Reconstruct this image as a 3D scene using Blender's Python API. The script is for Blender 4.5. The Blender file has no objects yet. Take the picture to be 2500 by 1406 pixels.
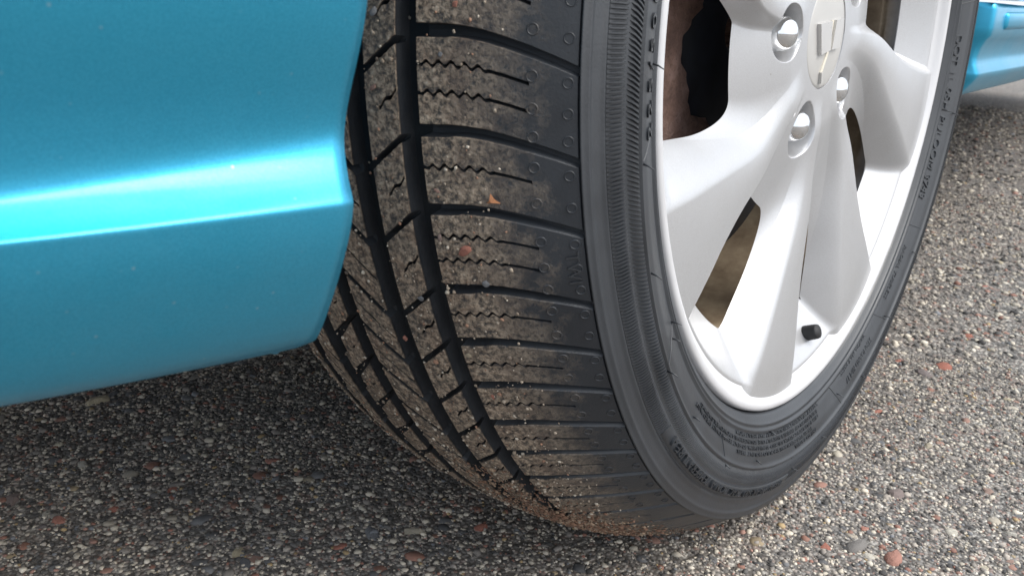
import bpy, math, random
import numpy as np
from mathutils import Matrix, Vector
random.seed(7); rng = np.random.default_rng(11)
sc = bpy.context.scene; col = sc.collection
R_ = math.radians

# ------------------------------------------------------------------ camera
RL = 0.322                                   # hub height of the loaded wheel
cam_d = bpy.data.cameras.new('camera'); cam = bpy.data.objects.new('camera', cam_d); col.objects.link(cam)
right = Vector((0.78224755, 0.62096822, 0.04987234)); down = Vector((0.25987846, -0.25251906, -0.93203933)); fwd = Vector((-0.56617308, 0.74204622, -0.35890868))
mw = Matrix((right, -down, -fwd)).transposed().to_4x4(); mw.translation = Vector((0.27966294, -0.55612479, 0.35154498))
cam.matrix_world = mw
cam_d.sensor_width = 36.0; cam_d.lens = 2142.95 / 2500 * 36
cam_d.shift_x = (1250 - 1239.39) / 2500; cam_d.shift_y = (762.72 - 703) / 2500
cam_d.clip_start = 0.02; cam_d.clip_end = 500
cam_d.dof.use_dof = True; cam_d.dof.focus_distance = 0.46; cam_d.dof.aperture_fstop = 24
sc.camera = cam

# ------------------------------------------------------------------ light: an even overcast sky
SUN_EL, SUN_AZ = 48, 72                      # azimuth: direction the light comes from, degrees from +Y towards +X
w = bpy.data.worlds.new('World'); sc.world = w; w.use_nodes = True
nt = w.node_tree; bg = nt.nodes['Background']
sky = nt.nodes.new('ShaderNodeTexSky'); sky.sky_type = 'NISHITA'; sky.sun_disc = False
sky.sun_elevation = R_(SUN_EL); sky.sun_rotation = R_(SUN_AZ); sky.air_density = 1.0; sky.dust_density = 6.0; sky.ozone_density = 1.0
hs = nt.nodes.new('ShaderNodeHueSaturation'); hs.inputs['Saturation'].default_value = 0.5
nt.links.new(sky.outputs[0], hs.inputs['Color']); 
cl = nt.nodes.new('ShaderNodeMix'); cl.data_type = 'RGBA'; cl.inputs[0].default_value = 0.7; cl.inputs[7].default_value = (6.55, 7.1, 7.85, 1)   # even cloud cover
nt.links.new(hs.outputs[0], cl.inputs[6]); nt.links.new(cl.outputs[2], bg.inputs[0]); bg.inputs[1].default_value = 0.115
sun_d = bpy.data.lights.new('sun', 'SUN'); sun = bpy.data.objects.new('sun', sun_d); col.objects.link(sun)
sun_d.energy = 1.5; sun_d.angle = R_(36); sun_d.color = (1.0, 0.965, 0.91)
sdir = Vector((math.sin(R_(SUN_AZ)) * math.cos(R_(SUN_EL)), math.cos(R_(SUN_AZ)) * math.cos(R_(SUN_EL)), math.sin(R_(SUN_EL))))
sun.rotation_euler = sdir.to_track_quat('Z', 'Y').to_euler()
sc.view_settings.view_transform = 'Standard'; sc.view_settings.look = 'None'; sc.view_settings.gamma = 1
sc.view_settings.exposure = 0.94

# ------------------------------------------------------------------ helpers
def add_mesh(name, V, F, mat=None, parent=None, smooth=True, attr=None, flatattr=None):
    V = np.asarray(V, dtype=np.float32); me = bpy.data.meshes.new(name)
    F = np.asarray(F, dtype=np.int32)
    n, k = F.shape
    me.vertices.add(len(V)); me.vertices.foreach_set('co', V.ravel())
    me.loops.add(n * k); me.loops.foreach_set('vertex_index', F.ravel())
    me.polygons.add(n); me.polygons.foreach_set('loop_start', np.arange(0, n * k, k, dtype=np.int32))
    me.polygons.foreach_set('use_smooth', np.full(n, smooth))
    if attr:
        for an, av in attr.items():
            a = me.attributes.new(an, 'FLOAT', 'POINT'); a.data.foreach_set('value', np.asarray(av, dtype=np.float32).ravel())
    if flatattr:
        for an, av in flatattr.items():
            a = me.attributes.new(an, 'FLOAT_COLOR', 'POINT'); a.data.foreach_set('color', np.asarray(av, dtype=np.float32).ravel())
    me.update(); me.validate()
    if mat: me.materials.append(mat)
    o = bpy.data.objects.new(name, me); col.objects.link(o)
    if parent: o.parent = parent
    return o
def add_poly(name, V, F, mat=None, parent=None, smooth=False):
    me = bpy.data.meshes.new(name); me.from_pydata([tuple(map(float, v)) for v in V], [], F); me.update()
    for p in me.polygons: p.use_smooth = smooth
    if mat: me.materials.append(mat)
    o = bpy.data.objects.new(name, me); col.objects.link(o)
    if parent: o.parent = parent
    return o
def gridF(nu, nv, wrap_u=False, flip=False):
    u = np.arange(nu if wrap_u else nu - 1); v = np.arange(nv - 1)
    U, Vv = np.meshgrid(u, v, indexing='ij'); U2 = (U + 1) % nu
    q = np.stack([U * nv + Vv, U2 * nv + Vv, U2 * nv + Vv + 1, U * nv + Vv + 1], -1).reshape(-1, 4)
    return q[:, ::-1] if flip else q
def sstep(x, a, b):
    t = np.clip((x - a) / (b - a), 0, 1); return t * t * (3 - 2 * t)

class NT:
    """small wrapper for building procedural materials"""
    def __init__(s, name):
        s.m = bpy.data.materials.new(name); s.m.use_nodes = True; s.t = s.m.node_tree; s.b = s.t.nodes['Principled BSDF']
    def n(s, typ, **kw):
        x = s.t.nodes.new('ShaderNode' + typ)
        for k, v in kw.items():
            if k.startswith('i_'):
                key = k[2:]; key = int(key) if key.isdigit() else key.replace('_', ' ')
                if hasattr(v, 'is_output') or isinstance(v, bpy.types.NodeSocket): s.t.links.new(v, x.inputs[key])
                else: x.inputs[key].default_value = v
            else: setattr(x, k, v)
        return x
    def link(s, a, b): s.t.links.new(a, b)
    def ramp(s, fac, stops, interp='LINEAR'):
        r = s.t.nodes.new('ShaderNodeValToRGB'); s.link(fac, r.inputs[0]); r.color_ramp.interpolation = interp
        e = r.color_ramp.elements
        while len(e) < len(stops): e.new(0.5)
        for el, (p, c) in zip(e, stops): el.position = p; el.color = (*c, 1) if len(c) == 3 else c
        return r.outputs[0]
    def mix(s, fac, a, b, blend='MIX'):
        x = s.t.nodes.new('ShaderNodeMix'); x.data_type = 'RGBA'; x.blend_type = blend
        for sock, v in ((x.inputs[0], fac), (x.inputs[6], a), (x.inputs[7], b)):
            if isinstance(v, bpy.types.NodeSocket): s.link(v, sock)
            else: sock.default_value = v if isinstance(v, (int, float)) else (*v, 1)
        return x.outputs[2]
    def math(s, op, a, b=0.0, clamp=False):
        x = s.t.nodes.new('ShaderNodeMath'); x.operation = op; x.use_clamp = clamp
        for i, v in enumerate((a, b)):
            if isinstance(v, bpy.types.NodeSocket): s.link(v, x.inputs[i])
            else: x.inputs[i].default_value = v
        return x.outputs[0]
    def mrange(s, v, a, b, c=0.0, d=1.0):
        x = s.t.nodes.new('ShaderNodeMapRange'); s.link(v, x.inputs[0])
        for i, q in enumerate((a, b, c, d)): x.inputs[i + 1].default_value = q
        return x.outputs[0]
    def bump(s, h, strength, dist, normal=None):
        x = s.t.nodes.new('ShaderNodeBump'); s.link(h, x.inputs['Height']); x.inputs['Strength'].default_value = strength; x.inputs['Distance'].default_value = dist
        if normal is not None: s.link(normal, x.inputs['Normal'])
        return x.outputs[0]
    def set(s, **kw):
        for k, v in kw.items():
            i = s.b.inputs[k.replace('_', ' ')]
            if isinstance(v, bpy.types.NodeSocket): s.link(v, i)
            elif isinstance(v, tuple) and len(v) == 3: i.default_value = (*v, 1)
            else: i.default_value = v
        return s.m

# ------------------------------------------------------------------ the wheel's frame
# wheel-local X = axle outwards, Y = to the rear, Z = up; slight camber as it stands
M = np.array([[0.998751101, -0.00413579343, -0.0497909068], [0.0, 0.996567999, -0.0827781547], [0.0499623777, 0.0826747731, 0.995323386]])
WM = Matrix(M.tolist()).to_4x4(); WM.translation = Vector((0, 0, RL))
_A = [-.11, -.10, -.08, -.055, -.03, 0, .03, .055, .08, .095, .1055]
_R = [.29, .301, .3155, .3245, .3285, .3295, .3285, .3235, .3125, .303, .2955]
_co = np.polyfit(_A, _R, 6)
def r0(a): return np.polyval(_co, np.clip(a, -.11, .1055))
def pol(a, r, th):                            # th: degrees below the forward horizontal
    t = np.radians(th); return np.stack([a, -r * np.cos(t), -r * np.sin(t)], -1)
def deform(V):                                # tyre flattens on the ground and bulges a little beside it
    V = np.asarray(V, float).reshape(-1, 3); a = V[:, 0]; r = np.hypot(V[:, 1], V[:, 2]) + 1e-9
    ro = np.maximum(r0(a), r); s = r0(a) / r
    P = np.stack([a, V[:, 1] * s, V[:, 2] * s], -1)
    zo = P @ M[2] + RL - 0.0005
    lift = 0.5 * (-zo + np.sqrt(zo ** 2 + 0.0015 ** 2)) - 0.0004 ; lift = np.clip(lift, 0, None)
    wgt = np.clip((r - .236) / (r0(a) - .236 + 1e-6), 0, 1.0)
    down_ = np.clip(-(V @ M[2]) / .3, 0, 1)
    V = V + (lift * wgt * (down_ > .5))[:, None] * M[2][None, :]
    sw = sstep(-(V @ M[2]), .2, .32) * 4 * wgt * (1 - wgt)
    V[:, 0] += np.sign(a) * sw * 0.0018
    return V

# ------------------------------------------------------------------ materials
def mat_rubber(name, tread=False, tyre=None):
    n = NT(name)
    tc = n.n('TexCoord')
    if tyre: tc.object = tyre
    P = tc.outputs['Object']
    fine = n.n('TexNoise', i_Vector=P, i_Scale=900.0, i_Detail=3.0).outputs[0]
    big = n.n('TexNoise', i_Vector=P, i_Scale=28.0, i_Detail=5.0, i_Roughness=0.6).outputs[0]
    basec = n.ramp(big, [(.3, (.014, .0165, .0205)), (.7, (.025, .0290, .0350))])
    rough = n.mrange(big, .3, .7, .34, .50)
    bmp = n.bump(fine, .25, .0004)
    if tread:
        X = n.n('SeparateXYZ', i_Vector=P).outputs[0]
        dep = n.n('Attribute', attribute_name='depth').outputs['Fac']
        top = n.mrange(dep, .0002, .0009, 1.0, 0.02)
        mid = n.n('TexNoise', i_Vector=P, i_Scale=90.0, i_Detail=6.0, i_Roughness=.7).outputs[0]
        grain = n.n('TexNoise', i_Vector=P, i_Scale=420.0, i_Detail=4.0, i_Roughness=.75).outputs[0]
        vor = n.n('TexVoronoi', i_Vector=P, i_Scale=520.0)
        lim = n.math('ADD', n.math('ADD', X, n.math('MULTIPLY', n.math('SUBTRACT', mid, .5), .06)), n.math('MULTIPLY', n.math('SUBTRACT', grain, .5), .05))
        reach = n.mrange(lim, .066, .094, 1.0, 0.0)
        patch = n.mrange(n.math('ADD', n.math('MULTIPLY', big, .5), n.math('MULTIPLY', mid, .6)), .36, .58, .42, 1.0)
        gm = n.mrange(grain, .36, .54, .24, 1.0)
        dirt = n.math('MULTIPLY', n.math('MULTIPLY', reach, patch), n.math('MULTIPLY', top, gm), True)
        dc = n.ramp(grain, [(.30, (.058, .045, .033)), (.46, (.22, .170, .122)), (.60, (.41, .325, .240)), (.76, (.62, .525, .42))])
        dc2 = n.mix(n.mrange(mid, .45, .65), dc, n.mix(.5, dc, (.19, .115, .075)))
        basec = n.mix(dirt, basec, dc2)
        rough = n.math('MAXIMUM', rough, n.mrange(dep, .0006, .002, 0.0, .80))
        rough = n.math('ADD', rough, n.math('MULTIPLY', dirt, .4), True)
        h = n.math('MULTIPLY', n.math('ADD', grain, n.math('MULTIPLY', vor.outputs[0], -.5)), dirt)
        bmp = n.bump(h, .9, .0016, bmp)
    return n.set(Base_Color=basec, Roughness=rough, Normal=bmp, Specular_IOR_Level=.5 if tread else .75)
def mat_plain(name, c, rough=.5, metal=0.0, var=.15, scale=60, bump=0.0, **kw):
    n = NT(name); P = n.n('TexCoord').outputs['Object']
    no = n.n('TexNoise', i_Vector=P, i_Scale=float(scale), i_Detail=5.0).outputs[0]
    c0 = tuple(x * (1 - var) for x in c); c1 = tuple(min(1, x * (1 + var)) for x in c)
    kw2 = dict(Base_Color=n.ramp(no, [(.3, c0), (.7, c1)]), Roughness=n.mrange(no, .3, .7, rough * .88, min(1, rough * 1.12)), Metallic=metal)
    if bump: kw2['Normal'] = n.bump(no, .5, bump)
    kw2.update(kw); return n.set(**kw2)
def mat_teal():
    n = NT('teal_metallic_paint'); P = n.n('TexCoord').outputs['Object']
    fl = n.n('TexVoronoi', i_Vector=P, i_Scale=2600.0).outputs['Color']
    sp = n.n('SeparateColor', i_Color=fl).outputs[0]
    dust = n.n('TexNoise', i_Vector=P, i_Scale=16.0, i_Detail=9.0, i_Roughness=.72).outputs[0]
    film = n.n('TexNoise', i_Vector=P, i_Scale=900.0, i_Detail=3.0, i_Roughness=.7).outputs[0]
    Z = n.n('SeparateXYZ', i_Vector=P).outputs[2]
    spots = n.n('TexVoronoi', i_Vector=P, i_Scale=330.0)
    sc_ = n.n('SeparateColor', i_Color=spots.outputs['Color']).outputs[0]
    spot = n.math('MULTIPLY', n.mrange(spots.outputs['Distance'], .06, .20, 1.0, 0.0), n.mrange(sc_, .88, .97, 0.0, .34))
    c = n.mix(n.mrange(sp, 0, 1, .0, 1.0), (.032, .355, .570), (.048, .420, .645))
    road = n.math('MULTIPLY', n.mrange(Z, .24, .34, .10, .03), n.mrange(n.math('ADD', dust, n.math('MULTIPLY', film, .5)), .55, .95, .0, 1.0))
    c = n.mix(road, c, (.26, .27, .26))
    c = n.mix(spot, c, (.50, .62, .64))
    return n.set(Base_Color=c, Metallic=.80, Roughness=n.math('ADD', n.mrange(dust, .3, .7, .28, .38), n.math('MULTIPLY', road, .6)), Coat_Weight=.22, Coat_Roughness=n.mrange(dust, .35, .7, .07, .16))
def mat_silver():
    n = NT('silver_wheel_paint'); P = n.n('TexCoord').outputs['Object']
    no = n.n('TexNoise', i_Vector=P, i_Scale=22.0, i_Detail=7.0, i_Roughness=.65).outputs[0]
    fl = n.n('TexNoise', i_Vector=P, i_Scale=1500.0, i_Detail=2.0).outputs[0]
    sp = n.n('TexVoronoi', i_Vector=P, i_Scale=120.0)
    s1 = n.n('SeparateColor', i_Color=sp.outputs['Color']).outputs[0]
    fleck = n.math('MULTIPLY', n.mrange(sp.outputs['Distance'], .03, .09, 1.0, 0.0), n.mrange(s1, .90, .92, 0.0, .5))
    c = n.mix(n.mrange(no, .35, .75), (.50, .50, .51), (.42, .415, .41))
    c = n.mix(n.mrange(fl, .3, .7), c, (.525, .53, .54))
    c = n.mix(fleck, c, (.16, .13, .10))
    return n.set(Base_Color=c, Metallic=.55, Roughness=n.mrange(no, .3, .7, .29, .40), Coat_Weight=.2, Coat_Roughness=.2)
def mat_barrel():
    n = NT('dusty_barrel_paint'); P = n.n('TexCoord').outputs['Object']
    X = n.n('SeparateXYZ', i_Vector=P).outputs[0]
    no = n.n('TexNoise', i_Vector=P, i_Scale=45.0, i_Detail=8.0, i_Roughness=.7).outputs[0]
    dust = n.ramp(no, [(.3, (.24, .175, .12)), (.55, (.42, .33, .23)), (.75, (.55, .45, .32))])
    lim = n.math('ADD', X, n.math('MULTIPLY', n.math('SUBTRACT', no, .5), .012))
    c = n.mix(n.mrange(lim, .058, .068, 1.0, 0.0), (.58, .58, .59), dust)
    return n.set(Base_Color=c, Metallic=.25, Roughness=n.mrange(no, .3, .7, .35, .6), Normal=n.bump(no, .3, .0008))
def mat_rust():
    n = NT('rusty_iron'); P = n.n('TexCoord').outputs['Object']
    a = n.n('TexNoise', i_Vector=P, i_Scale=60.0, i_Detail=8.0, i_Roughness=.7).outputs[0]
    b = n.n('TexNoise', i_Vector=P, i_Scale=420.0, i_Detail=5.0, i_Roughness=.75).outputs[0]
    c = n.ramp(a, [(.3, (.10, .058, .045)), (.5, (.22, .13, .10)), (.7, (.33, .22, .19))])
    c = n.mix(n.mrange(b, .3, .45, .7, 0.0), c, (.04, .025, .02))
    return n.set(Base_Color=c, Roughness=.85, Normal=n.bump(n.math('ADD', a, b), .8, .0025))
def mat_ground():
    n = NT('exposed_aggregate_asphalt'); P = n.n('TexCoord').outputs['Object']
    big = n.n('TexNoise', i_Vector=P, i_Scale=3.0, i_Detail=5.0).outputs[0]
    d0 = n.n('TexNoise', i_Vector=P, i_Scale=300.0, i_Detail=3.0).outputs['Color']
    pv = n.n('VectorMath', operation='ADD'); n.link(P, pv.inputs[0])
    sc3 = n.n('VectorMath', operation='SCALE'); n.link(d0, sc3.inputs[0]); sc3.inputs['Scale'].default_value = .0016; n.link(sc3.outputs[0], pv.inputs[1])
    v1 = n.n('TexVoronoi', i_Vector=pv.outputs[0], i_Scale=330.0); v2 = n.n('TexVoronoi', i_Vector=pv.outputs[0], i_Scale=130.0)
    r1 = n.n('SeparateColor', i_Color=v1.outputs['Color']); r2 = n.n('SeparateColor', i_Color=v2.outputs['Color'])
    stops = [(0, (.08, .078, .08)), (.22, (.16, .155, .15)), (.5, (.27, .255, .24)), (.72, (.40, .38, .35)), (.86, (.30, .19, .16)), (.93, (.62, .59, .53)), (1, (.72, .68, .61))]
    c1 = n.ramp(r1.outputs[0], stops); c2 = n.ramp(r2.outputs[1], stops)
    e1 = n.mrange(v1.outputs['Distance'], .35, .7, 1.0, .25); 
    c = n.mix(n.mrange(r2.outputs[0], .70, .72), c1, c2)
    c = n.mix(e1, (.028, .026, .025), c)
    c = n.mix(n.mrange(big, .35, .7, 0.05, .40), c, (.165, .132, .10))
    h = n.math('ADD', n.math('MULTIPLY', v1.outputs['Distance'], -1.0), n.math('MULTIPLY', v2.outputs['Distance'], -.5))
    return n.set(Base_Color=c, Roughness=.85, Normal=n.bump(h, .8, .0016))
def mat_stone(name, attr):
    n = NT(name); P = n.n('TexCoord').outputs['Object']
    no = n.n('TexNoise', i_Vector=P, i_Scale=260.0, i_Detail=6.0, i_Roughness=.7).outputs[0]
    if attr: c = n.n('Attribute', attribute_name='stone_colour').outputs['Color']
    else:
        rnd = n.n('ObjectInfo').outputs['Random']
        c = n.ramp(rnd, [(0, (.33, .115, .075)), (.24, (.38, .17, .125)), (.40, (.30, .20, .16)), (.52, (.10, .105, .115)), (.66, (.20, .205, .215)), (.78, (.42, .34, .20)), (.88, (.58, .54, .46)), (1, (.15, .14, .135))])
    c = n.mix(n.mrange(no, .3, .75, .0, .55), c, n.mix(.6, c, (.08, .075, .07)))
    return n.set(Base_Color=c, Roughness=.8, Normal=n.bump(no, .6, .0006))

m_teal = mat_teal(); m_silver = mat_silver(); m_barrel = mat_barrel(); m_rust = mat_rust(); m_ground = mat_ground()
m_stone = mat_stone('pebble_mix', True); m_bigstone = mat_stone('large_stone_mix', False)
m_black = mat_plain('black_plastic', (.012, .012, .013), .65, var=.3, scale=30)
m_chrome = mat_plain('chrome', (.82, .83, .84), .06, metal=1.0, var=.02)
m_cap = mat_plain('cap_plastic', (.47, .46, .44), .38, metal=.25, var=.04, scale=30)
m_emblem = mat_plain('emblem_plastic', (.52, .51, .495), .3, metal=.35, var=.04)
m_emblem_worn = mat_plain('worn_emblem_edge', (.74, .69, .58), .3, metal=.2, var=.06, scale=300)
m_dark = mat_plain('dark_iron', (.02, .024, .034), .6, var=.4, scale=60)
m_under = mat_plain('underbody', (.02, .02, .02), .8, var=.4, scale=12)
m_yellow = mat_plain('yellow_chalk', (.75, .58, .02), .7, var=.15, scale=200)
m_leaf = mat_plain('dry_leaf', (.42, .18, .08), .7, var=.35, scale=300)
m_mud = mat_stone('reddish_mud', True)

# ------------------------------------------------------------------ ground
def part(o, **kw):
    for k, v in kw.items(): o[k] = v
    return o
g = np.concatenate([-np.geomspace(60, .05, 24), [0], np.geomspace(.05, 60, 24)])
GX, GY = np.meshgrid(g, g, indexing='ij')
ground = add_mesh('ground', np.stack([GX, GY, np.zeros_like(GX)], -1).reshape(-1, 3), gridF(len(g), len(g)), m_ground)
ground['kind'] = 'structure'; ground['label'] = 'worn asphalt with exposed small pebbles and reddish stones'

def ico():
    t = (1 + 5 ** .5) / 2
    V = np.array([[-1, t, 0], [1, t, 0], [-1, -t, 0], [1, -t, 0], [0, -1, t], [0, 1, t], [0, -1, -t], [0, 1, -t], [t, 0, -1], [t, 0, 1], [-t, 0, -1], [-t, 0, 1]], float)
    F = np.array([[0, 11, 5], [0, 5, 1], [0, 1, 7], [0, 7, 10], [0, 10, 11], [1, 5, 9], [5, 11, 4], [11, 10, 2], [10, 7, 6], [7, 1, 8], [3, 9, 4], [3, 4, 2], [3, 2, 6], [3, 6, 8], [3, 8, 9], [4, 9, 5], [2, 4, 11], [6, 2, 10], [8, 6, 7], [9, 8, 1]])
    return V / np.linalg.norm(V[0]), F
IV, IF = ico()
PAL = np.array([[.05, .048, .048], [.11, .107, .105], [.245, .228, .212], [.325, .300, .275], [.415, .380, .34], [.54, .50, .425], [.66, .61, .52], [.76, .72, .63], [.30, .15, .115], [.38, .22, .18], [.44, .33, .18], [.20, .215, .24]])
PW = np.array([.15, .14, .11, .10, .12, .13, .12, .05, .03, .02, .02, .03]); PW /= PW.sum()
def pebbles(P, rad, N=None, pal=PAL, pw=PW, flat=.62, sink=.25):
    """many small stones as one mesh; P centres (n,3), rad (n,), N optional surface normals"""
    n = len(P); B = IV[None] * (1 + rng.uniform(-.28, .28, (n, 12, 1)))
    B = B * np.stack([rng.uniform(.75, 1.3, n), rng.uniform(.75, 1.3, n), rng.uniform(.7, 1.1, n) * flat], -1)[:, None, :]
    an = rng.uniform(0, 6.283, n); ca, sa = np.cos(an)[:, None], np.sin(an)[:, None]
    x = B[..., 0] * ca - B[..., 1] * sa; y = B[..., 0] * sa + B[..., 1] * ca; z = B[..., 2] + sink
    if N is None: W = np.stack([x, y, z], -1)
    else:
        N = N / np.linalg.norm(N, axis=1, keepdims=True); ref = np.where(np.abs(N[:, :1]) < .9, np.array([[1., 0, 0]]), np.array([[0, 1., 0]]))
        T = np.cross(N, ref); T /= np.linalg.norm(T, axis=1, keepdims=True); Bt = np.cross(N, T)
        W = x[..., None] * T[:, None] + y[..., None] * Bt[:, None] + z[..., None] * N[:, None]
    V = P[:, None] + W * rad[:, None, None]
    F = (IF[None] + (np.arange(n) * 12)[:, None, None]).reshape(-1, 3)
    c = pal[rng.choice(len(pal), n, p=pw)] * rng.uniform(.8, 1.2, (n, 1)) * np.array([.95, .915, .875])
    C = np.concatenate([np.repeat(c, 12, 0), np.ones((n * 12, 1))], 1)
    return V.reshape(-1, 3), F, C
def contact(x, y): return (np.abs(x + .01) < .082) & (np.abs(y) < .075)
e1 = np.array([.743, .67]); e2 = np.array([-.67, .743]); o0 = np.array([-.216, -.394])
def scatter(n, s0, s1, d0, d1):
    s = rng.uniform(s0, s1, n); d = rng.uniform(d0, d1, n); p = o0 + s[:, None] * e1 + d[:, None] * e2
    return p[~contact(p[:, 0], p[:, 1])]
p1 = scatter(62000, -.12, .85, -.07, .36); r1 = np.clip(rng.lognormal(np.log(.00092), .42, len(p1)), .0004, .0034)
p2 = scatter(24000, -.1, 1.5, .36, 1.15); r2 = np.clip(rng.lognormal(np.log(.0021), .35, len(p2)), .001, .005)
p3 = scatter(15000, -.2, 2.2, 1.15, 2.6); r3 = np.clip(rng.lognormal(np.log(.0034), .35, len(p3)), .0015, .008)
PP = np.concatenate([p1, p2, p3]); RR = np.concatenate([r1, r2, r3])
V, F, C = pebbles(np.c_[PP, np.zeros(len(PP))], RR, sink=.12)
pc = np.concatenate([scatter(1000, -.12, .85, -.07, .36), scatter(800, -.1, 1.4, .36, 1.1)]); rc = np.clip(rng.lognormal(np.log(.0032), .35, len(pc)), .002, .007)
palc = np.array([[.085, .088, .095], [.15, .155, .165], [.27, .14, .105], [.33, .19, .15], [.36, .29, .19], [.24, .225, .21], [.48, .44, .37]]); pwc = np.array([.22, .2, .16, .1, .07, .17, .08])
Vc, Fc, Cc = pebbles(np.c_[pc, np.zeros(len(pc))], rc, None, palc, pwc, .30, -.06)
F = np.concatenate([F, Fc + len(V)]); V = np.concatenate([V, Vc]); C = np.concatenate([C, Cc])
agg = add_mesh('aggregate', V, F, m_stone, ground, True, flatattr={'stone_colour': C}); agg['kind'] = 'stuff'
# the larger stones, one by one
def big_stone_mesh(seed):
    q = np.random.default_rng(seed); V = IV.copy(); Fs = IF.copy()
    cache = {}; V = list(V); F2 = []
    def midp(a, b):
        k = (min(a, b), max(a, b))
        if k not in cache: m = (V[a] + V[b]); V.append(m / np.linalg.norm(m)); cache[k] = len(V) - 1
        return cache[k]
    for a, b, c_ in Fs:
        x, y, z = midp(a, b), midp(b, c_), midp(c_, a); F2 += [[a, x, z], [b, y, x], [c_, z, y], [x, y, z]]
    V = np.array(V)
    for _ in range(9):                          # chip flat faces off a sphere
        d = q.normal(size=3); d /= np.linalg.norm(d); lim = q.uniform(.55, .85); h = V @ d
        V = V - np.clip(h - lim, 0, None)[:, None] * d
    V = V * [q.uniform(.8, 1.5), q.uniform(.65, 1.0), q.uniform(.4, .65)] + q.normal(size=V.shape) * .03
    me = bpy.data.meshes.new('stone'); me.from_pydata(V.tolist(), [], F2); me.materials.append(m_bigstone); me.update()
    for p in me.polygons: p.use_smooth = q.random() < .5
    return me
SM = [big_stone_mesh(i) for i in range(14)]
bp = np.concatenate([scatter(215, -.1, .85, -.05, .36), scatter(80, -.05, 1.2, .36, .8)])
for i, (x, y) in enumerate(bp):
    o = bpy.data.objects.new('stone', SM[i % 14]); col.objects.link(o); o.parent = ground
    s = float(np.clip(random.lognormvariate(math.log(.0056), .36), .0032, .0120)) * (1.15 if i > 215 else 1)
    o.location = (x, y, -s * .24); o.scale = (s, s, s); o.rotation_euler = (random.uniform(-.25, .25), random.uniform(-.25, .25), random.uniform(0, 6.28))

# ------------------------------------------------------------------ the car
car = bpy.data.objects.new('parked_car', None); col.objects.link(car)
car['label'] = 'teal car with a silver alloy wheel and worn black tyre standing on asphalt'; car['category'] = 'car'

# ---- tyre: casing, one closed ring from bead to bead
prof = [(-.098, .226), (-.1035, .232), (-.108, .240), (-.1125, .255), (-.1125, .270), (-.1095, .284), (-.1065, .2935)]
for a in np.linspace(-.104, .104, 61): prof.append((a, float(r0(a)) - .0078))
prof += [(.1062, float(r0(.1055)) - .0016), (.1064, .2955), (.1067, .2946), (.1068, .2925), (.1075, .2918), (.1077, .2908), (.1072, .2902), (.1074, .2885), (.1078, .2860), (.1080, .2838), (.1086, .2832), (.1086, .2822), (.1081, .2815)]
SIDE_A = [(.2815, .1081), (.2775, .1096), (.2735, .1109), (.2705, .1114), (.2680, .1116), (.2635, .1115)]
def side_a(r):                                # smooth outer sidewall, axial position by radius
    return np.interp(r, [.228, .2305, .234, .2385, .2415, .246, .255, .2635, .268, .2705, .2735, .2775, .2815, .2865, .2955],
                     [.0975, .0995, .1010, .1030, .1045, .1066, .1098, .1115, .1118, .1115, .1110, .1098, .1083, .1077, .1064])
for r in np.linspace(.2810, .2632, 19): prof.append((float(side_a(r)), float(r)))
prof += [(.1124, .2628), (.1124, .2622), (.1119, .2616)]
for r in np.linspace(.2605, .2430, 15): prof.append((float(side_a(r)) + .0001, float(r)))
prof += [(.1060, .2421), (.1060, .2412), (.1047, .2405), (.1040, .2391), (.1046, .2385), (.1038, .2376), (.1024, .2362), (.1012, .2340), (.0997, .2325), (.0975, .2317), (.090, .2313)]
prof = np.array(prof); NTH = 540
th = np.arange(NTH) * 360 / NTH
V = pol(np.tile(prof[:, 0], (NTH, 1)), np.tile(prof[:, 1], (NTH, 1)), th[:, None]).reshape(-1, 3)
tyre = add_mesh('tyre', deform(V), gridF(NTH, len(prof), True), None, car, True)
tyre.matrix_local = WM
m_side = mat_rubber('sidewall_rubber', False, tyre); m_tread = mat_rubber('dusty_tread_rubber', True, tyre)
m_floor = mat_plain('dull_unworn_rubber', (.018, .0195, .022), .85, var=.25, scale=120, bump=.0006, Specular_IOR_Level=.3)
tyre.data.materials.append(m_side); tyre.data.materials.append(m_floor)
cen = np.zeros(len(tyre.data.polygons) * 3); tyre.data.polygons.foreach_get('center', cen); cen = cen.reshape(-1, 3)
tyre.data.polygons.foreach_set('material_index', ((np.abs(cen[:, 0]) < .1045) & (np.hypot(cen[:, 1], cen[:, 2]) > .275)).astype(np.int32))
tyre['label'] = 'black tyre with dusty tread'
def wparent(o, p): o.parent = p; return o

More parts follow.
